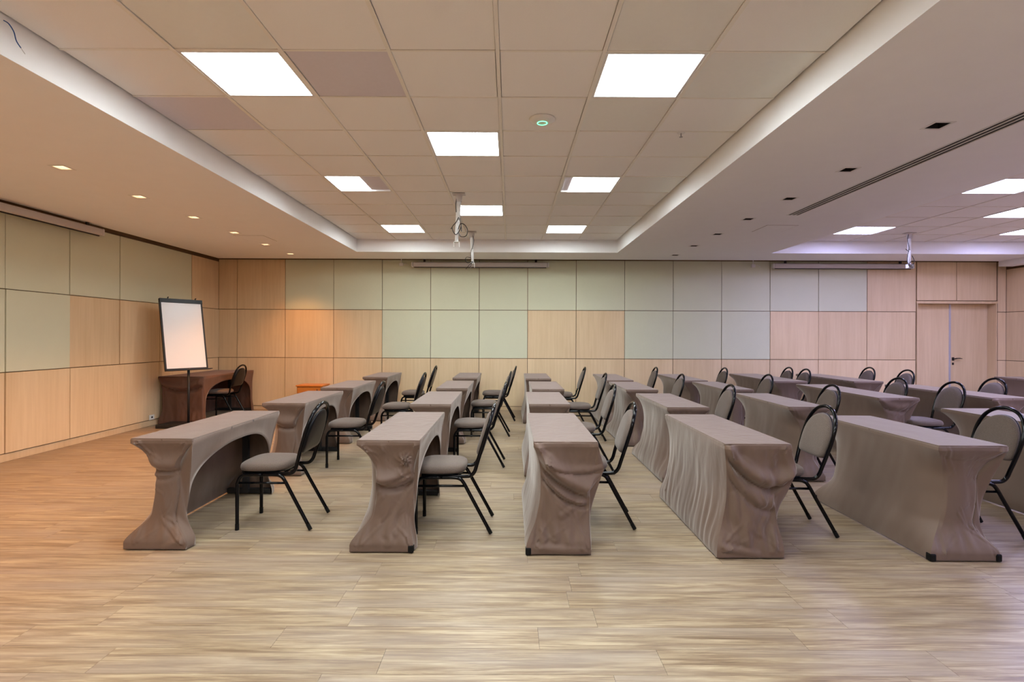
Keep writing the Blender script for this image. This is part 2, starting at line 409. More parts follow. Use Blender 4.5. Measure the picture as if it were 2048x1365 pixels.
# ------------------------------------------------------------------ walls
def panel(parent, x0, x1, z0, z1, mat, axis, base, proud, out):
    """one wall panel; axis 'x' runs along x on a wall of constant y"""
    g = .005; t0, t1 = sorted((base, base+out*(.018+proud)))
    if axis == 'x': bm = box(x0+g, x1-g, t0, t1, z0+g, z1-g, bevel=.0015)
    else: bm = box(t0, t1, x0+g, x1-g, z0+g, z1-g, bevel=.0015)
    return obj('wall_panel', bm, M[mat], parent)
ZR = [.072, 1.0, 1.932, 2.90]
DX0, DX1, DZ = 7.87, 9.375, 2.095
bm = bmesh.new()
WB = YB+.018
add_box(bm, XL-.3, DX0-.02, WB, WB+.3, 0, ZT); add_box(bm, DX1+.02, XR+.3, WB, WB+.3, 0, ZT)
add_box(bm, DX0-.02, DX1+.02, WB, WB+.3, DZ+.02, ZT)
wall_back = struct('wall_back', bm, M['groove'])
bx = [XL+.001, (474-1020)/103.55] + [(570.3+96.95*k-1020)/103.55 for k in range(0, 14)]
bx[-1] = DX0-.035
top = 'wwffffffffffffw'; mid = 'wwwwfffwwfffwww'
mid = 'ww' + 'ww' + 'fff' + 'ww' + 'fff' + 'www'
top = 'ww' + 'f'*12 + 'w'
for i in range(len(bx)-1):
    for r_, pat in enumerate(('w'*20, mid, top)):
        ch = pat[i] if i < len(pat) else 'w'
        panel(wall_back, bx[i], bx[i+1], ZR[r_], ZR[r_+1], 'oak' if ch == 'w' else 'panel_fabric', 'x', WB, random.choice((0, .003, .008)), -1)
panel(wall_back, DX0-.02, 8.62, DZ+.055, ZR[3], 'oak', 'x', WB, .004, -1)
panel(wall_back, 8.62, DX1+.02, DZ+.055, ZR[3], 'oak', 'x', WB, .004, -1)
for r_ in range(3): panel(wall_back, DX1+.04, XR-.001, ZR[r_], ZR[r_+1], 'oak', 'x', WB, .004, -1)
struct('baseboard_back', box(XL, DX0-.04, WB-.012, WB, 0, .066), M['oak_plain'])

WLX = XL-.018
wall_left = struct('wall_left', box(WLX-.3, WLX, YR-.2, YB+.4, 0, ZT), M['groove'])
ly = [10.43-.882*k for k in range(0, 17)][::-1]
n = len(ly)-1
for i in range(n):
    k = n-1-i                                  # 0 is the bay in the corner
    for r_ in range(3):
        if r_ == 0: mt = 'oak'
        elif r_ == 1: mt = 'oak' if k in (0, 1, 2, 3) else 'panel_fabric'
        else: mt = 'oak' if k == 0 else 'panel_fabric'
        panel(wall_left, ly[i], ly[i+1], ZR[r_]+.02 if r_ == 0 else ZR[r_], min(ZR[r_+1], 2.855), mt, 'y', WLX, random.choice((0, .003, .01)), 1)
struct('baseboard_left', box(WLX, WLX+.012, YR, YB, 0, .086), M['oak_plain'])

WRX = XR+.018
wall_right = struct('wall_right', box(WRX, WRX+.3, YR-.2, YB+.4, 0, ZT), M['groove'])
for i in range(n):
    for r_ in range(3): panel(wall_right, ly[i], ly[i+1], ZR[r_], min(ZR[r_+1], 2.76), 'oak', 'y', WRX, random.choice((0, .003)), -1)
struct('baseboard_right', box(WRX-.012, WRX, YR, YB, 0, .066), M['oak_plain'])
wall_rear = struct('wall_rear', box(XL-.3, XR+.3, YR-.25, YR-.02, 0, ZT), M['oak_plain'])
# ------------------------------------------------------------------ double door in its recess
door = thing('door_1', 'x', 'x', (0, 0, 0)); del door['label']; del door['category']; door['kind'] = 'structure'
RD = YB+.175
bm = bmesh.new()
add_box(bm, DX0-.02, DX0, WB-.03, RD+.05, 0, DZ+.02); add_box(bm, DX1, DX1+.02, WB-.03, RD+.05, 0, DZ+.02)
add_box(bm, DX0-.03, DX1+.03, WB-.035, RD+.05, DZ, DZ+.045)
obj('door_frame', bm, M['oak_plain'], door)
DM = 8.645
obj('door_leaf', box(DX0+.004, DM-.004, RD, RD+.04, .006, DZ-.004, bevel=.002), M['oak'], door)
leaf = obj('door_leaf', box(DM+.004, DX1-.004, RD, RD+.04, .006, DZ-.004, bevel=.002), M['oak'], door)
obj('astragal', box(DM-.028, DM+.004, RD-.012, RD+.002, .006, DZ-.004, bevel=.002), M['door_strip'], door)['label'] = 'pale metal meeting strip'
bm = bmesh.new()
add_tube(bm, [(DM+.055, RD-.002, 1.02), (DM+.055, RD-.05, 1.02)], .009, 10)
add_tube(bm, smooth_path([(DM+.05, RD-.05, 1.02), (DM+.09, RD-.055, 1.03), (DM+.15, RD-.05, 1.032), (DM+.20, RD-.045, 1.025)], 5), [.011]*6+[.009]*6+[.006]*4, 10)
add_lathe(bm, [(0, 0), (.0, .001)], 6, (0, 0, -5)) if False else None
add_box(bm, DM+.03, DM+.08, RD-.006, RD, .985, 1.05, bevel=.004)
obj('door_handle', bm, M['dark_metal'], leaf)['label'] = 'dark lever handle'
bm = bmesh.new(); add_box(bm, DM+.035, DM+.07, RD-.006, RD, .90, .945, bevel=.006)
obj('lock', bm, M['dark_metal'], leaf)
struct('wall_recess', box(DX0-.1, DX1+.1, RD+.042, RD+.12, 0, DZ+.1), M['groove']).name = 'wall_door_recess'

# ------------------------------------------------------------------ recessed downlights
def downlight(x, y, lit, lab, vis=True):
    t = thing('recessed_downlight', lab, 'downlight', (x, y, ZL), 0, 'warm downlights of the left soffit' if lit else 'dark downlights of the right soffit')
    bm = bmesh.new(); a, b_ = DS-.002, DS+.016
    for s in (-1, 1):
        add_box(bm, -b_, b_, min(s*a, s*b_), max(s*a, s*b_), -.003, 0); add_box(bm, min(s*a, s*b_), max(s*a, s*b_), -a, a, -.003, 0)
    obj('trim_ring', bm, M['white_metal'], t)
    bm = bmesh.new()
    c = DS-.003; h = .075
    add_box(bm, -c, c, -c, c, h, h+.004)
    for s in (-1, 1):
        add_box(bm, min(s*c, s*(c-.003)), max(s*c, s*(c-.003)), -c, c, 0, h); add_box(bm, -c, c, min(s*c, s*(c-.003)), max(s*c, s*(c-.003)), 0, h)
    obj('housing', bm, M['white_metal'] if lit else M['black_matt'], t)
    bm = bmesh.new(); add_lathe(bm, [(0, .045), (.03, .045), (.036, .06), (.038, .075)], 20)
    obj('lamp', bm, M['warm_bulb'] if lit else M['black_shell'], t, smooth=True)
    if lit:
        l = bpy.data.lights.new('downlight_lamp', 'SPOT'); l.energy = WARM_W; l.color = WARM_C; l.spot_size = math.radians(100); l.spot_blend = .8; l.shadow_soft_size = .02
        lo = bpy.data.objects.new('downlight_lamp', l); C.objects.link(lo); lo.parent = t; lo.location = (0, 0, .035)
names = ['nearest', 'second nearest', 'third nearest', 'third farthest', 'second farthest', 'farthest']
for k, yy in enumerate(dl_left):
    i = k-6
    downlight(DLX1, yy, True, f'{names[i]} of the glowing square downlights in the left soffit' if 0 <= i < 6 else f'glowing square downlight behind the viewpoint, {["nearest", "second", "third", "fourth", "fifth", "rearmost"][5-k]} one')
names = ['nearest', 'second nearest', 'third nearest', 'middle', 'third farthest', 'second farthest', 'farthest']
for k, yy in enumerate(dl_right):
    i = k-5
    downlight(DLX2, yy, False, f'{names[i]} of the unlit black square downlights in the right soffit' if i >= 0 else f'unlit black square downlight behind the viewpoint, {["nearest", "second", "third", "fourth", "rearmost"][4-k]} one')

# ------------------------------------------------------------------ linear slot diffuser, hatches
t = thing('air_diffuser', 'long linear slot diffuser with three black slots in the right soffit', 'air vent', (3.3775, 2.0, ZL))
ya, yb = SY0-2.0+.001, 6.47-2.0-.001
obj('backing', box(-.075, .075, ya, yb, .004, .009), M['black_matt'], t)
for xx in (-.0285, .0175): obj('slat', box(xx, xx+.011, ya, yb, -.001, .004), M['white_metal'], t)
for xx in (-.0755, .0625): obj('edge_trim', box(xx, xx+.013, ya, yb, -.002, .004), M['white_metal'], t)
def hatch(x0, x1, y0, y1, lab):
    t = thing('access_hatch', lab, 'ceiling hatch', ((x0+x1)/2, (y0+y1)/2, ZL)); hx, hy = (x1-x0)/2, (y1-y0)/2
    obj('hatch_gap', box(-hx-.006, hx+.006, -hy-.006, hy+.006, -.0008, 0), M['groove'], t)
    obj('hatch_panel', box(-hx, hx, -hy, hy, -.003, -.0008, bevel=.001), M['plaster'], t)
hatch(3.35, 3.75, 7.04, 7.48, 'flush square access hatch in the right soffit beyond the slot diffuser')
hatch(-4.05, -3.62, 7.90, 8.36, 'flush square access hatch in the left soffit among the glowing downlights')

# ------------------------------------------------------------------ things on the coffer ceiling
t = thing('access_point', 'white round wireless access point with a green light on the ceiling tiles', 'access point', (.243, 4.17, ZC))
bm = bmesh.new(); add_lathe(bm, [(0, -.034), (.04, -.033), (.075, -.026), (.096, -.012), (.10, -.004), (.098, 0), (0, 0)], 40); obj('casing', bm, M['white_plastic'], t, smooth=True)
bm = bmesh.new(); pts = [(.038*math.cos(a), .038*math.sin(a), -.0345) for a in [2*PI*k/32 for k in range(32)]]
add_tube(bm, pts, .0022, 6, closed=True); obj('light_ring', bm, M['led'], t, smooth=True)['label'] = 'glowing green ring'
t = thing('sprinkler_head', 'tiny sprinkler head on the ceiling right of the access point', 'sprinkler', (1.40, 4.44, ZC-.003))
bm = bmesh.new(); add_lathe(bm, [(0, -.004), (.03, -.003), (.034, 0), (0, 0)], 20); obj('rosette', bm, M['white_metal'], t)
bm = bmesh.new(); add_lathe(bm, [(0, -.036), (.014, -.035), (.014, -.032), (.004, -.03), (.005, -.004), (0, -.004)], 14); obj('nozzle', bm, M['chrome'], t)

def mount(name_lab, x, y, zb, zb_br, lean, cables, seed):
    t = thing('projector_mount', name_lab, 'projector mount', (x, y, ZC-.006), 0, 'white projector mounts hanging from the coffers')
    H = ZC-.006-zb
    bm = bmesh.new(); add_box(bm, -.075, .075, -.06, .06, -.006, 0, bevel=.002); add_lathe(bm, [(.055, -.006), (.04, -.02), (.036, -.09), (0, -.09)], 16)
    obj('ceiling_plate', bm, M['grey_plastic'], t)
    bm = bmesh.new(); add_tube(bm, [(0, 0, -.05), (lean*.5, 0, -H*.55)], .026, 14); add_tube(bm, [(lean*.5, 0, -H*.5), (lean, 0, -H)], .021, 14)
    po = obj('pole', bm, M['white_metal'], t, smooth=True)
    bm = bmesh.new()
    for k in range(5): add_tube(bm, [(lean*.7, -.0225, -H*(.6+.08*k)), (lean*.7, -.0215, -H*(.6+.08*k)-.0001)], .004, 6)
    bm.free()
    bm = bmesh.new(); w_ = .034
    add_box(bm, lean-w_, lean+w_, -w_, w_, -H-.004, -H+.004)
    for s in (-1, 1): add_box(bm, min(lean+s*w_, lean+s*(w_-.005)), max(lean+s*w_, lean+s*(w_-.005)), -w_, w_, -H-zb_br, -H)
    obj('bracket', bm, M['white_metal'], t)
    for pts in cables: obj('cable', tube(smooth_path(pts, 6), .0045, 8), M['black_shell'], t, smooth=True)
    return t
mount('white projector mount nearest the middle with a black cable loop round its pole', -.607, 6.36, 2.535, .06, -.028,
      [[(-.02, -.02, -.02), (-.035, -.02, -.12), (-.03, -.03, -.22)],
       [(0, -.03, -.28), (-.03, -.04, -.34), (-.075, -.04, -.40), (-.05, -.04, -.47), (-.02, -.04, -.48), (.02, -.04, -.42), (.03, -.04, -.36), (.01, -.03, -.29)],
       [(.0, -.03, -.46), (.03, -.05, -.51), (.09, -.05, -.50), (.105, -.05, -.43), (.07, -.05, -.37), (.02, -.04, -.36), (-.005, -.03, -.42)],
       [(-.09, -.05, -.42), (-.075, -.04, -.40)], [(.03, -.04, -.38), (.035, -.05, -.45)]], 1)
mount('white projector mount just behind the nearest one, cables bunched at its foot', -.618, 8.67, 2.60, .07, .012,
      [[(.0, -.03, -.02), (.03, -.03, -.12), (.02, -.03, -.22), (-.01, -.03, -.32), (-.01, -.03, -.45)],
       [(-.01, -.03, -.42), (-.08, -.04, -.41), (-.10, -.04, -.46), (-.06, -.04, -.50), (0, -.04, -.48), (.03, -.04, -.50)],
       [(.02, -.04, -.48), (-.04, -.05, -.54), (-.09, -.05, -.60)], [(0, -.04, -.5), (-.02, -.05, -.57)]], 2)
mount('white projector mount hanging in the right coffer before the right screen', 6.37, 8.62, 2.60, .06, 0,
      [[(-.03, -.02, -.02), (-.05, -.03, -.12), (-.03, -.03, -.24), (-.05, -.03, -.38), (-.06, -.04, -.47), (0, -.04, -.52), (.05, -.04, -.46), (.02, -.03, -.36)],
       [(-.09, -.04, -.26), (-.03, -.03, -.30)], [(0, -.03, -.46), (-.04, -.04, -.52), (.03, -.04, -.55)]], 3)

t = thing('loose_wire', 'blue loose wire hanging from the coffer edge at the top left corner', 'wire', (-2.66, 2.84, 3.075))
obj('wire', tube(smooth_path([(-.01, 0, 0), (.008, .01, -.012), (.012, .035, -.04), (.012, .05, -.08), (.014, .075, -.105)], 6), .0028, 8), M['blue_wire'], t, smooth=True)
obj('bare_end', tube([(.014, .074, -.105), (.014, .10, -.125)], .0018, 6), M['grey_plastic'], t)['label'] = 'pale stripped end'

# ------------------------------------------------------------------ projection screen casings
def screen(lab, p, length, rz):
    t = thing('projection_screen', lab, 'projection screen', p, rz, 'rolled-up projection screens')
    h = .046
    bm = bmesh.new(); add_box(bm, .03, length-.03, -h, h, -h, h, bevel=.02, seg=3); obj('casing', bm, M['grey_plastic'], t, smooth=False)
    for a, b_ in ((0, .03), (length-.03, length)): obj('end_cap', box(a, b_, -h-.002, h+.002, -h-.002, h+.002, bevel=.018, seg=3), M['white_plastic'], t)
    obj('bottom_bar', box(.05, length-.05, -.012, .012, -h-.012, -h, bevel=.004), M['black_shell'], t)
    for a in (.25, length-.25): obj('hanger', box(a-.02, a+.02, -.012, .012, h-.002, ZT-p[2]), M['dark_metal'], t)
screen('rolled-up projection screen casing over the middle of the back wall', (-1.89, 10.33, 2.795), 2.63, 0)
screen('rolled-up projection screen casing over the back wall left of the door', (5.01, 10.33, 2.795), 2.70, 0)
screen('rolled-up projection screen casing along the top of the left wall', (-5.50, 4.55, 2.80), 2.72, PI/2)
for (x, lab) in ((-2.09, 'small white box beside the middle screen casing at the ceiling'), (4.66, 'small white box beside the right screen casing at the ceiling')):
    t = thing('junction_box', lab, 'junction box', (x, 10.36, 2.80))
    obj('box_body', box(-.035, .035, -.02, .02, -.03, .03, bevel=.004), M['white_plastic'], t)
    obj('conduit', tube([(0, 0, .028), (0, 0, ZT-2.80+.001)], .008, 8), M['white_plastic'], t)
    obj('cable', tube(smooth_path([(.035, 0, .0), (.08, 0, .01), (.14, 0, -.02)], 4), .004, 6), M['white_plastic'], t)

# ------------------------------------------------------------------ wall socket
t = thing('wall_socket', 'small white wall socket low on the left wall beside the flip chart', 'socket', (XL+.01, 8.47, .135))
obj('face_plate', box(0, .01, -.06, .06, -.04, .04, bevel=.003), M['white_plastic'], t)
obj('outlet', box(.008, .012, -.018, .018, -.012, .014), M['black_matt'], t)

# ------------------------------------------------------------------ flip chart
t = thing('flip_chart', 'white flip chart easel with black frame on a pole, before the corner table', 'flip chart', (-4.985, 8.30, 0), 0)
obj('base', box(-.40, .36, -.10, .28, .004, .055, bevel=.006), M['black_steel'], t)
obj('pole', tube([(0, .08, .05), (0, .08, .91)], .019, 14), M['black_steel'], t, smooth=True)
yaw, lean = math.radians(60), math.radians(9.6)
W2, HH = .325, 1.10
R = Matrix.Translation((-.01, .06, .895)) @ Matrix.Rotation(yaw, 4, 'Z') @ Matrix.Rotation(-lean, 4, 'X')
def xf(bm): bmesh.ops.transform(bm, matrix=R, verts=bm.verts[:]); return bm
bm = bmesh.new(); add_box(bm, -W2, W2, .006, .018, 0, HH)
obj('back_board', xf(bm), M['black_steel'], t)
bm = bmesh.new(); b_ = .022
add_box(bm, -W2, -W2+b_, -.010, .006, 0, HH-.055); add_box(bm, W2-b_, W2, -.010, .006, 0, HH-.055)
add_box(bm, -W2, W2, -.010, .006, -.0, b_)
obj('frame', xf(bm), M['black_steel'], t)
bm = bmesh.new(); add_box(bm, -W2, W2, -.020, .006, HH-.055, HH+.006, bevel=.003); obj('clamp_bar', xf(bm), M['black_shell'], t)
bm = bmesh.new(); add_box(bm, -W2+b_, W2-b_, -.004, .006, b_, HH-.055); obj('white_sheet', xf(bm), M['whiteboard'], t)
bm = bmesh.new(); add_box(bm, -W2-.0, W2+.04, -.065, .02, -.014, -.002, bevel=.002); obj('pen_tray', xf(bm), M['black_steel'], t)
for s in (-.20, .22):
    bm = bmesh.new(); add_tube(bm, [(s, -.008, HH), (s, -.008, HH+.02), (s+.012, -.012, HH+.03)], .009, 8); obj('hook_knob', xf(bm), M['black_shell'], t)

# ------------------------------------------------------------------ small wooden cabinet
t = thing('wooden_cabinet', 'small orange varnished wooden cabinet against the back wall', 'cabinet', (-3.695, 10.14, 0))
obj('body', box(-.235, .235, -.17, .18, .03, .485, bevel=.003), M['cabinet'], t)
obj('cabinet_top', box(-.25, .25, -.20, .20, .485, .512, bevel=.005), M['cabinet'], t)
obj('plinth', box(-.22, .22, -.16, .17, 0, .03), M['cabinet'], t)
dr = obj('drawer', box(-.222, .222, -.184, -.17, .365, .475, bevel=.003), M['cabinet'], t)
obj('keyhole', box(.135, .148, -.187, -.184, .41, .44, bevel=.001), M['black_matt'], dr)
for s in (-1, 1):
    d = obj('door', box(min(s*.002, s*.222), max(s*.002, s*.222), -.184, -.17, .04, .358, bevel=.003), M['cabinet'], t)
    obj('knob', tube([(s*.03, -.184, .21), (s*.03, -.205, .21)], .010, 10), M['black_shell'], d)

# ------------------------------------------------------------------ tables in stretch covers
def ss(t): t = max(0., min(1., t)); return t*t*(3-2*t)
def make_table(x0, x1, y0, y1, label, name='covered_table', H=.74, px=.125, py=.07, bag=0, swags=(), knots=(), loose=0, res=1.0, mat='cover', group=None, shift=-.045, px_r=None, seed=0, foot_out=(), rz=0, creases=()):
    W, Ln = x1-x0, y1-y0; cx, cy = (x0+x1)/2, (y0+y1)/2
    pxr = px if px_r is None else px_r
    t = thing(name, label, 'table', (cx, cy, 0), rz, group)
    hw, hl = W/2, Ln/2
    def pin(z):
        top_, lo = H-.035, .24
        if z >= top_ or z <= .05: return 0.
        if z > H-.24: return math.sin((top_-z)/.205*PI/2)**.85
        if z > lo: return 1.
        return ss((z-.05)/(lo-.05))**.8
    def sh(z): return shift*ss((.42-z)/.34)
    def corner(sx, sy, z):
        p = pin(z)
        if sx > 0:
            x = hw-pxr*p*(.55 if sy > 0 else 1)
            if bag and sy < 0:
                if z > H-.20: x = hw+bag*ss((H-z)/.20)
                elif z > H-.33:
                    k = (H-.20-z)/.13; x = (hw+bag)*(1-k)+(hw-pxr*.75)*k
                else: x = hw-pxr*.75*ss((z-.05)/.35)
        else: x = -hw+px*p
        return Vector((x+sh(z), sy*(hl-py*p), z))
    zs = []
    nz = int(44*res)
    for i in range(nz+1):
        k = i/nz; zs.append(H-.006-(H-.014)*k)
    zs = sorted(set(zs+[.052, .046, H-.034]), reverse=True)
    sd = Vector((seed*3.1, seed*1.7, 0))
    rr = random.Random(seed*17+3); fine = []
    for (ox, oz) in ((-hw+.02, .05), (hw-.05, .05), (-hw+.03, H-.03), (hw-.03, H-.03)):
        for q_ in range(4 if res > 1.2 else 2):
            an = math.atan2(.36-oz, 0-ox)+rr.uniform(-.55, .55); l_ = rr.uniform(.10, .26)
            x_, z_ = ox+rr.uniform(-.03, .03), oz+rr.uniform(-.01, .03)
            fine.append((x_, z_, x_+l_*math.cos(an), z_+l_*math.sin(an), rr.uniform(.0025, .005), rr.uniform(.006, .010)))
    for q_ in range((14 if loose or swags else 6) if res > 1.2 else 0):
        x_, z_ = rr.uniform(-hw*.8, hw*.8), rr.uniform(.12, H-.08); an = rr.choice((rr.uniform(.5, 1.2), rr.uniform(1.9, 2.6)))+(PI if rr.random() < .5 else 0); l_ = rr.uniform(.05, .14)
        fine.append((x_, z_, x_+l_*math.cos(an), z_+l_*math.sin(an), rr.uniform(.002, .0045), rr.uniform(.006, .010)))
    creases = tuple(creases)+tuple(fine)
    def wr_end(x, z, sy):
        u = (x+hw)/W; d = 0.
        if sy < 0:
            for (zl, zr, sag, amp, wd) in swags:
                zc = zl+(zr-zl)*u-sag*4*u*(1-u); q = (z-zc)/wd
                d += 1.1*amp*math.exp(-q*q)-amp*1.1*math.exp(-((q+1.25)/.45)**2)
            for (kx, kz, kr, amp) in knots:
                r_ = math.hypot(x-kx, z-kz)/kr
                if r_ < 2.2: d += amp*math.exp(-r_*r_)*(1+.35*math.sin(9*math.atan2(z-kz, x-kx)+r_*4))
            for (xa, za, xb, zb_, amp, wd) in creases:          # raised straight pull-fold from a to b
                ax, az = xb-xa, zb_-za; l2 = ax*ax+az*az
                k = max(0, min(1, ((x-xa)*ax+(z-za)*az)/l2)); dd = math.hypot(x-xa-k*ax, z-za-k*az)/wd
                d += amp*(1-.5*k)*(math.exp(-dd*dd)-.5*math.exp(-((dd-1.6)/.6)**2))
        env = ss((H-z)/.08)*ss((z-.0)/.10)
        nn = noise.noise(Vector((x*9, z*3.2, 0))+sd)*.006+noise.noise(Vector((x*26+z*8, z*7-x*5, 3))+sd)*.0028
        base_f = math.exp(-((z-.12)/.09)**2)*.0035*math.sin(x*75+noise.noise(Vector((x*5, 0, 1))+sd)*3)
        return d+env*(nn*(1+loose*2.2)+base_f*(1+loose))
    def wr_side(y, z):
        env = ss((H-z)/.1)*ss(z/.06)
        nn = noise.noise(Vector((y*3.2, z*2.2, 5))+sd)*.010+noise.noise(Vector((y*13+z*5, z*3, 8))+sd)*.003
        d = env*nn
        if loose:
            lo = ss((.66-z)/.45)*ss(z/.05)
            d += loose*lo*(.020*(.35-abs(noise.noise(Vector((y*11+z*1.5*math.copysign(1, y), z*1.3, 2))+sd)))+.009*noise.noise(Vector((y*24, z*2, 7))+sd))*(.4+.6*ss(abs(y)/hl))
        return d
    bm = bmesh.new()
    def grid(rows):
        V = [[bm.verts.new(p) for p in r_] for r_ in rows]
        for A, B in zip(V, V[1:]):
            for i in range(len(A)-1): bm.faces.new((A[i], A[i+1], B[i+1], B[i]))
    # end faces
    nx = int(34*res)
    for sy in (-1, 1):
        rows = []
        for z in zs:
            a, b_ = corner(-1, sy, z), corner(1, sy, z); p = pin(z); r_ = []
            for i in range(nx+1):
                k = i/nx; q = a.lerp(b_, k)
                e = min(1, min(k, 1-k)*14)
                q.y += sy*e*(.028*p*math.exp(-((q.x+.03)/.10)**2)+wr_end(q.x, z, sy))
                r_.append(q)
            rows.append(r_)
        grid(rows)
    # closed long side (-x)
    ny = int(44*res*max(1, Ln/1.25)); rows = []
    for z in zs:
        r_ = []; a = corner(-1, -1, z); b_ = corner(-1, 1, z); p = pin(z)
        for i in range(ny+1):
            k = i/ny; v = abs(2*k-1); q = a.lerp(b_, k)
            q.x = (-hw+sh(z))+(px*p)*(.22+.78*v**5)
            e = min(1, min(k, 1-k)*12)
            q.x += -wr_side(q.y, z)*e
            r_.append(q)
        rows.append(r_)
    grid(rows)
    # top
    rows = []
    for i in range(int(10*res)+1):
        k = i/int(10*res); r_ = []
        for j in range(int(30*res)+1):
            l = j/int(30*res); x, y = -hw+W*k, -hl+Ln*l
            e = min(1, min(k, 1-k)*8)*min(1, min(l, 1-l)*8)
            z = H+e*(.0015*noise.noise(Vector((x*14, y*5, 1))+sd))
            if i in (0, int(10*res)) or j in (0, int(30*res)): z = H-.006
            r_.append(Vector((x, y, z)))
        rows.append(r_)
    # keep a crisp rim: inset ring just inside the border
    xs = [-hw, -hw+.004]+[-hw+W*i/(10) for i in range(1, 10)]+[hw-.004, hw]
    ys = [-hl, -hl+.004]+[-hl+Ln*i/(24) for i in range(1, 24)]+[hl-.004, hl]
    rows = []
    for i, x in enumerate(xs):
        r_ = []
        for j, y in enumerate(ys):
            rim = i in (0, len(xs)-1) or j in (0, len(ys)-1)
            e = ss(min(hw-abs(x), hl-abs(y))/.05)
            r_.append(Vector((x, y, H-.006 if rim else H+e*.0018*noise.noise(Vector((x*12, y*5, 1))+sd))))
        rows.append(r_)
    grid(rows)
    # open long side (+x): ruled between the outer edge and the arch hem
    ns = int(96*res); nr = 6; zsill, zap = .30, H-.115; ahw = hl-.105
    rows = [[] for _ in range(nr+1)]
    for i in range(ns+1):
        s = i/ns
        if s < .2:
            z = .008+(H-.014)*(s/.2); o_ = corner(1, -1, z)
        elif s > .8:
            z = .008+(H-.014)*((1-s)/.2); o_ = corner(1, 1, z)
        else: o_ = Vector((hw, -hl+Ln*(s-.2)/.6, H-.006))
        if s < .17: q = s/.17; z = .008+(zsill-.008)*q; y = -(hl-.085)+.0*q-(-.02)*q; y = -hl+.085+.02*q
        elif s > .83: q = (1-s)/.17; z = .008+(zsill-.008)*q; y = hl-.085-.02*q
        else:
            a = PI*(1-(s-.17)/.66); ca, sa = math.cos(a), math.sin(a)
            y = ahw*math.copysign(abs(ca)**.82, ca); z = zsill+(zap-zsill)*abs(sa)**.80
        v = min(1, abs(y)/hl); sgn = -1 if y < 0 else 1
        cc = corner(1, sgn, z)
        xm = hw-.012*pin(z)
        x = xm+(cc.x-xm)*(v**3)
        A = Vector((x, y, z))
        for j in range(nr+1):
            k = j/nr; p = o_.lerp(A, k)
            e = math.sin(PI*k)*.5+.2*k
            p.x += e*(.008*noise.noise(p*6+sd))*(1+loose) + (.008*math.sin(PI*k)*(1 if .2 < s < .8 else .3)*-1)
            rows[j].append(p)
    # skip zero-area start columns
    grid(rows)
    bmesh.ops.remove_doubles(bm, verts=bm.verts[:], dist=.0006)
    for e_ in bm.edges:
        if len(e_.link_faces) == 2 and e_.calc_face_angle() > .75: e_.smooth = False
    cov = obj('stretch_cover', bm, M[mat], t, smooth=True)
    so = cov.modifiers.new('thickness', 'SOLIDIFY'); so.thickness = .002; so.offset = -1
    # sharp rim edges of the top
    me = cov.data
    # the table itself
    obj('table_board', box(-hw+.03, hw-.035, -hl+.012, hl-.012, H-.034, H-.009), M['board'], t)
    for sy in (-1, 1):
        bm = bmesh.new(); yy = sy*(hl-.035)
        add_box(bm, -hw+.01+shift, hw-.012+shift*.9, yy-.022, yy+.022, .004, .048, bevel=.004)
        add_box(bm, -.055, -.005, yy-sy*.10-.018, yy-sy*.10+.018, .04, H-.035)
        lg = obj('leg', bm, M['black_steel'], t)
        for sx, s2 in foot_out:
            if s2 == sy:
                xx = sx*(hw)+shift; y_ = sy*(hl-.018)
                obj('foot_cap', box(min(xx, xx-sx*.028)-.004, max(xx, xx-sx*.028)+.004, y_-.026, y_+.024, .003, .052, bevel=.008, seg=2), M['black_rubber'], lg)
    return t

TG = 'taupe cloth-covered training tables in rows'
mk = make_table
# nearest row
mk(-2.50, -2.09, 3.56, 4.90, 'taupe covered table in the nearest row, first from left, its arch facing its chair', group=TG, seed=1, res=1.6,
   swags=((.66, .64, .085, .030, .045), (.60, .66, .12, .014, .04)), knots=((-.16, .70, .03, .012), (.165, .655, .035, .016), (.15, .61, .03, .018)),
   creases=((.19, .10, .02, .02, .006, .018), (.14, .05, -.02, .2, .005, .015), (.19, .16, .10, .25, .005, .015)))
mk(-1.0, -.585, 3.53, 4.86, 'taupe covered table in the nearest row, second from left, knotted folds below its end', group=TG, seed=2, res=1.6, mat='cover_loose', px=.11, px_r=.05,
   swags=((.58, .56, .10, .032, .05), (.47, .60, .05, .012, .03)), knots=((-.17, .645, .04, .035), (.11, .60, .045, .034), (-.04, .68, .03, .012)),
   creases=((.19, .50, -.02, .12, .010, .022), (.17, .38, .0, .05, .008, .02), (-.05, .36, -.10, .30, .006, .015), (.18, .28, .05, .12, .007, .018)), foot_out=((1, -1),))
mk(.155, .575, 3.50, 4.82, 'taupe covered table in the nearest row, third from left, loose swag bulging to its right', group=TG, seed=3, res=1.6, mat='cover_loose', loose=.4, px=.05, py=.05, px_r=.06, bag=.045,
   swags=((.70, .42, .06, .040, .06), (.62, .36, .10, .022, .035), (.66, .56, .05, .012, .025)), knots=((-.13, .60, .05, .03), (-.17, .69, .03, .015)),
   creases=((.16, .38, -.02, .25, .010, .02), (.19, .35, .12, .05, .008, .02), (-.17, .50, -.15, .05, .007, .02), (-.12, .45, -.06, .10, .006, .018), (-.18, .05, .12, .03, .008, .02)), foot_out=((-1, -1),))
mk(1.375, 1.805, 3.455, 4.78, 'taupe covered table in the nearest row, fourth from left, with a loosely draped wrinkled cloth', group=TG, seed=4, res=1.6, mat='cover_loose', loose=1.2, px=.03, py=.04, px_r=.12, bag=.055,
   swags=((.74, .52, .10, .034, .05), (.66, .40, .14, .020, .05)), knots=(),
   creases=((.14, .42, .02, .15, .012, .02), (.17, .38, .10, .05, .010, .02), (-.20, .45, -.18, .06, .008, .02), (-.14, .40, -.10, .08, .008, .02), (-.20, .07, .0, .03, .010, .02)))
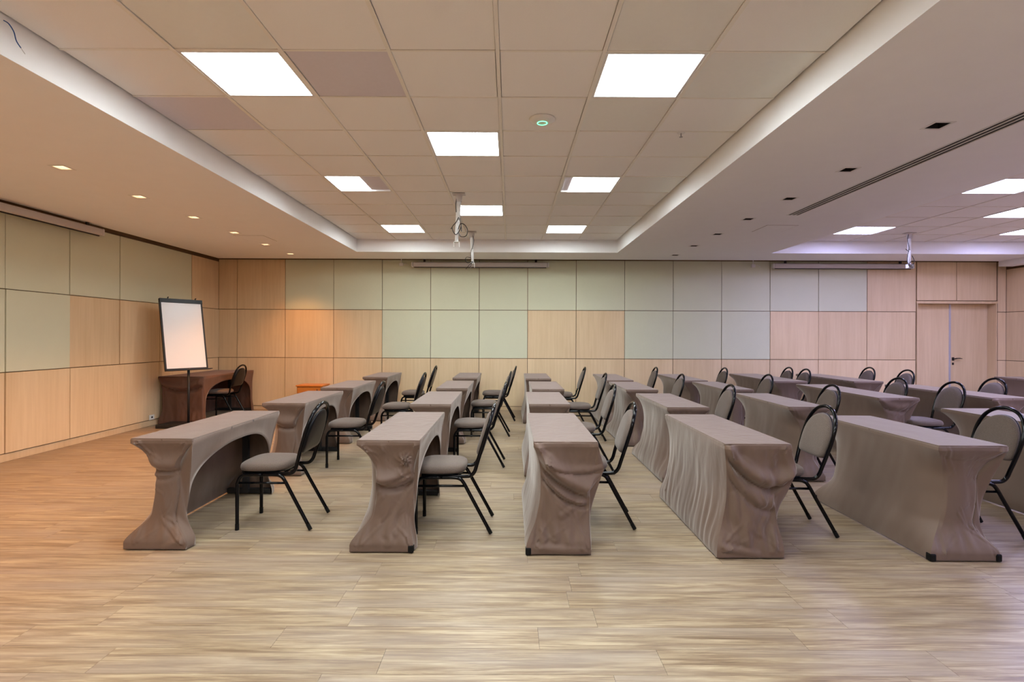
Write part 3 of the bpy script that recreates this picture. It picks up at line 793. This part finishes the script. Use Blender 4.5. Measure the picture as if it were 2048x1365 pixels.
mk(2.72, 3.165, 3.425, 4.74, 'taupe covered table in the nearest row, fifth from left, tightly stretched with torn black feet', group=TG, seed=5, res=1.6, px=.10, py=.085, px_r=.13,
   swags=((.72, .70, .04, .006, .03),), creases=((.21, .70, .02, .62, .006, .02), (.20, .67, .05, .60, .004, .015)), foot_out=((-1, -1), (-1, 1), (1, -1)))
mk(4.20, 4.66, 3.46, 5.26, 'long taupe covered table cut off by the right edge, nearest row', name='long_covered_table', group=TG, seed=6)
# second row
mk(-2.505, -2.065, 5.46, 6.70, 'taupe covered table in the second row, first from left, with a knotted swag', group=TG, seed=7,
   swags=((.66, .62, .10, .03, .05),), knots=((.15, .66, .035, .02),))
mk(-1.005, -.59, 5.42, 6.69, 'taupe covered table in the second row, second from left, draped at its open corner', group=TG, seed=8, px_r=.04)
mk(.195, .615, 5.46, 6.67, 'taupe covered table in the second row, third from left', group=TG, seed=9, px=.02, px_r=.10)
mk(1.53, 1.945, 5.25, 6.55, 'taupe covered table in the second row, fourth from left, cloth ruffled at its left foot', group=TG, seed=10, loose=1.2, mat='cover_loose', px=.10)
mk(2.75, 3.16, 5.32, 6.62, 'taupe covered table in the second row, fifth from left, with wrinkles on its top', group=TG, seed=11, px_r=.10, swags=((.72, .62, .03, .012, .04),))
mk(4.20, 4.67, 6.15, 7.93, 'long taupe covered table in the second row, left one, creased at its near end', name='long_covered_table', group=TG, seed=12,
   swags=((.72, .66, .06, .02, .04),), creases=((.2, .68, .05, .5, .01, .02), (.1, .66, -.05, .5, .008, .02)))
mk(5.52, 5.99, 6.18, 7.95, 'long taupe covered table in the second row, right one, two chairs before it', name='long_covered_table', group=TG, seed=13, swags=((.72, .6, .08, .02, .05),))
# third row
mk(-2.49, -2.06, 7.10, 8.30, 'taupe covered table in the third row, first from left, beside the orange cabinet', group=TG, seed=14, knots=((.16, .66, .03, .015),))
mk(-.97, -.555, 7.10, 8.35, 'taupe covered table in the third row, second from left', group=TG, seed=15)
mk(.29, .71, 7.03, 8.24, 'taupe covered table in the third row, third from left', group=TG, seed=16, px=.03)
mk(1.51, 1.925, 7.00, 8.23, 'taupe covered table in the third row, fourth from left, hem ruffled at its left foot', group=TG, seed=17, loose=1, mat='cover_loose')
mk(2.81, 3.20, 7.08, 8.32, 'taupe covered table in the third row, fifth from left', group=TG, seed=18)
mk(4.14, 4.66, 8.45, 10.2, 'long taupe covered table in the back row, left one', name='long_covered_table', group=TG, seed=19)
mk(5.40, 5.87, 8.48, 10.2, 'long taupe covered table in the back row, right one, nearest the door', name='long_covered_table', group=TG, seed=20)
mk(8.68, 9.13, 7.95, 9.68, 'dark taupe covered table at the far right edge, in front of the door', name='long_covered_table', group=TG, seed=21)
# back row
mk(-2.46, -2.04, 9.02, 10.18, 'taupe covered table in the back row, first from left, right of the orange cabinet', group=TG, seed=22, knots=((.16, .66, .03, .012),))
mk(-.945, -.535, 8.90, 10.15, 'taupe covered table in the back row, second from left', group=TG, seed=23)
mk(.26, .675, 8.82, 10.05, 'taupe covered table in the back row, third from left', group=TG, seed=24, px=.02)
mk(1.53, 1.95, 8.50, 9.95, 'taupe covered table in the back row, fourth from left', group=TG, seed=25)
mk(2.72, 3.12, 8.50, 10.0, 'taupe covered table in the back row, fifth from left', group=TG, seed=26)
# corner table
mk(-5.60, -4.885, 8.60, 10.30, 'dark brown covered table in the far left corner behind the flip chart', name='corner_table', seed=27, mat='cover_dark', H=.765, shift=0, px=.05, py=.03, px_r=.02, loose=.6,
   swags=((.70, .70, .10, .04, .06),), creases=((.22, .66, .05, .35, .012, .025), (.26, .5, .1, .2, .01, .025)))

# ------------------------------------------------------------------ chairs
def rr_outline(hx, hy, n=2.8, k=36, ex=0):
    out = []
    for i in range(k):
        a = 2*PI*i/k; c, s = math.cos(a), math.sin(a)
        out.append((hx*math.copysign(abs(c)**(2/n), c), hy*math.copysign(abs(s)**(2/n), s)))
    return out
def make_chair():
    """sitter faces -x; origin on the floor under the seat"""
    t = thing('banquet_chair', 'x', 'chair')
    # cushion
    bm = bmesh.new(); ol = rr_outline(.215, .205, 3.4)
    rings = []
    for (sc, z) in ((.0, .430), (.90, .430), (.97, .434), (1.0, .448), (.995, .462), (.97, .476), (.90, .486), (.75, .493), (.45, .498), (.0, .500)):
        if sc == 0: rings.append([bm.verts.new((-.038, 0, z))])
        else: rings.append([bm.verts.new((x*sc*.86-.038, y*sc*(1.0+.04*(-x/.215)), z-(.010*max(0, -x/.215-.6)))) for x, y in ol])
    n_ = len(ol)
    for A, B in zip(rings, rings[1:]):
        for k in range(n_):
            k2 = (k+1) % n_
            if len(A) == 1: bm.faces.new((A[0], B[k2], B[k]))
            elif len(B) == 1: bm.faces.new((A[k], A[k2], B[0]))
            else: bm.faces.new((A[k], A[k2], B[k2], B[k]))
    bmesh.ops.scale(bm, vec=(1, 1, 1), verts=bm.verts[:])
    seat = obj('seat', bm, M['seat_fabric'], t, smooth=True)
    bm = bmesh.new(); ol2 = rr_outline(.20, .19, 3.4)
    A = [bm.verts.new((x*.86-.038, y, .430)) for x, y in ol2]; B = [bm.verts.new((x*.83-.038, y*.97, .420)) for x, y in ol2]
    for k in range(n_): bm.faces.new((A[k], A[(k+1) % n_], B[(k+1) % n_], B[k]))
    bm.faces.new(B)
    obj('seat_pan', bm, M['black_shell'], t)
    # back plane: x = bx(z)
    bx_ = lambda z: .215+(z-.45)*.30
    def back_pt(y, z, off=0): return Vector((bx_(z)-off*.957, y, z-off*.287*-1*0-off*.0))
    # hoop of tube: rails under the seat, bend, lean back, arch
    def half(s):
        return [(-.17, s*.165, .412), (0, s*.168, .411), (.14, s*.170, .410), (.185, s*.172, .416), (.213, s*.176, .446), (bx_(.50), s*.184, .50), (bx_(.58), s*.196, .58),
                (bx_(.66), s*.204, .66), (bx_(.74), s*.203, .74), (bx_(.80), s*.188, .80), (bx_(.855), s*.152, .855), (bx_(.895), s*.09, .895)]
    pts = half(-1)+[(bx_(.912), 0, .912)]+half(1)[::-1]
    obj('back_frame', tube(smooth_path(pts, 4), .0135, 10), M['black_gloss'], t, smooth=True)
    # pad
    zc, hz = .706, .146
    def outline(sc):
        o_ = []
        for i in range(40):
            a = 2*PI*i/40; c, s = math.cos(a), math.sin(a)
            if s >= 0:
                y = .183*math.copysign(abs(c)**(2/2.15), c); z = -.035+.190*abs(s)**(2/2.15)
            else:
                y = .183*math.copysign(abs(c)**(2/9.), c)*(1-.07*abs(s)); z = -.035-.118*abs(s)**(2/7.)
            o_.append((y*sc, zc+z*sc))
        return o_
    def slab(profile, mat, name, par):
        bm = bmesh.new(); rg = []
        for sc, off in profile:
            if sc == 0: rg.append([bm.verts.new((bx_(zc)+off, 0, zc))])
            else: rg.append([bm.verts.new((bx_(z)+off, y, z)) for y, z in outline(sc)])
        for A, B in zip(rg, rg[1:]):
            m_ = 40
            for k in range(m_):
                k2 = (k+1) % m_
                if len(A) == 1: bm.faces.new((A[0], B[k2], B[k]))
                elif len(B) == 1: bm.faces.new((A[k], A[k2], B[0]))
                else: bm.faces.new((A[k], A[k2], B[k2], B[k]))
        return obj(name, bm, M[mat], par, smooth=True)
    slab(((0, -.036), (.6, -.035), (.85, -.031), (.95, -.022), (.99, -.010), (1.0, .0), (.97, .002), (0, .002)), 'seat_fabric', 'backrest', t)
    slab(((0, .002), (1.0, .002), (1.01, .008), (.97, .016), (.8, .019), (0, .020)), 'black_shell', 'back_shell', t)
    for s in (-1, 1):
        fr = [(-.205, s*.192, .018), (-.205, s*.192, .30), (-.203, s*.190, .345), (-.185, s*.186, .385), (-.15, s*.183, .402), (-.03, s*.182, .404)]
        rr = [(-.03, s*.182, .404), (.06, s*.182, .404), (.105, s*.183, .396), (.135, s*.185, .368), (.19, s*.188, .268), (.325, s*.195, .022)]
        for nm, P in (('front', fr), ('rear', rr)):
            lg = obj('leg', tube(smooth_path(P, 4), .0130, 10), M['black_gloss'], t, smooth=True)
            e = Vector(P[0] if nm == 'front' else P[-1]); d = (Vector((0, 0, 1)) if nm == 'front' else (Vector(P[-2])-Vector(P[-1])).normalized())
            f0 = e+d*.03; f1 = e-d*.016
            f1.z = max(f1.z, .002)
            obj('rubber_foot', tube([f1, f0], .0142, 10), M['black_rubber'], lg)
        obj('stretcher', tube([(-.204, s*.190, .345), (.150, s*.186, .345)], .009, 8), M['black_gloss'], t, smooth=True)
        obj('bolt', tube([(.232, s*.178, .19), (.232, s*.202, .19)], .006, 6), M['dark_metal'], t)
    obj('cross_rail', tube([(-.10, -.182, .404), (-.10, .182, .404)], .009, 8), M['black_gloss'], t, smooth=True)
    obj('cross_rail', tube([(.10, -.182, .398), (.10, .182, .398)], .009, 8), M['black_gloss'], t, smooth=True)
    return t
CG = 'black-framed banquet chairs behind the tables'
chairs = [   # x, y, turn in degrees, label
 (-1.78, 4.13, 0, 'black-framed chair at the leftmost table of the nearest row, its black back shell in view'),
 (-.465, 4.07, 0, 'black-framed chair at the second table from left in the nearest row'),
 (.605, 4.19, -4, 'black-framed chair tucked into the third table from left in the nearest row'),
 (2.005, 4.04, -3, 'black-framed chair at the fourth table from left in the nearest row'),
 (3.29, 3.98, -3, 'black-framed chair at the right edge behind the tightly stretched fifth table'),
 (-1.76, 6.0, 0, 'black-framed chair at the leftmost table of the second row'),
 (-.392, 6.03, 0, 'black-framed chair at the second table from left in the second row'),
 (.765, 5.78, -3, 'black-framed chair at the third table from left in the second row'),
 (2.01, 5.78, -3, 'black-framed chair at the fourth table from left in the second row'),
 (3.12, 5.82, -3, 'black-framed chair at the fifth table from left in the second row'),
 (4.80, 6.27, -3, 'black-framed chair at the near end of the first long table, second row'),
 (4.60, 6.88, -3, 'black-framed chair at the far end of the first long table, second row'),
 (-1.53, 7.50, 0, 'black-framed chair at the leftmost table of the third row'),
 (-.335, 7.83, 0, 'black-framed chair at the second table from left in the third row'),
 (.985, 7.55, -3, 'black-framed chair at the third table from left in the third row'),
 (2.01, 7.42, -3, 'black-framed chair at the fourth table from left in the third row'),
 (3.20, 7.42, -3, 'black-framed chair at the fifth table from left in the third row'),
 (4.45, 8.76, -3, 'black-framed chair at the first long table of the back row, right one of its pair'),
 (4.42, 9.24, -3, 'black-framed chair at the first long table of the back row, left one of its pair'),
 (5.82, 6.87, -3, 'black-framed chair at the right edge of the picture, in front of the door'),
 (5.99, 8.62, -3, 'black-framed chair at the back-row long table nearest the door, right one'),
 (5.85, 9.32, -3, 'black-framed chair at the back-row long table nearest the door, left one'),
 (-1.615, 9.25, 0, 'black-framed chair at the leftmost table of the back row'),
 (-.245, 9.25, 0, 'black-framed chair at the second table from left in the back row'),
 (.905, 9.05, -3, 'black-framed chair at the third table from left in the back row'),
 (2.115, 9.12, -3, 'black-framed chair at the fourth table from left in the back row'),
 (3.235, 9.02, -3, 'black-framed chair at the fifth table from left in the back row'),
 (-4.98, 9.35, 0, 'black-framed chair pushed up to the dark brown corner table'),
]
ch0 = make_chair()
for i, (x, y, a, lab) in enumerate(chairs):
    if i == 0:
        ch0.location = (x, y, 0); ch0.rotation_euler = (0, 0, math.radians(a)); ch0['label'] = lab; ch0['group'] = CG
    else: dup(ch0, (x, y, 0), math.radians(a), lab, CG)
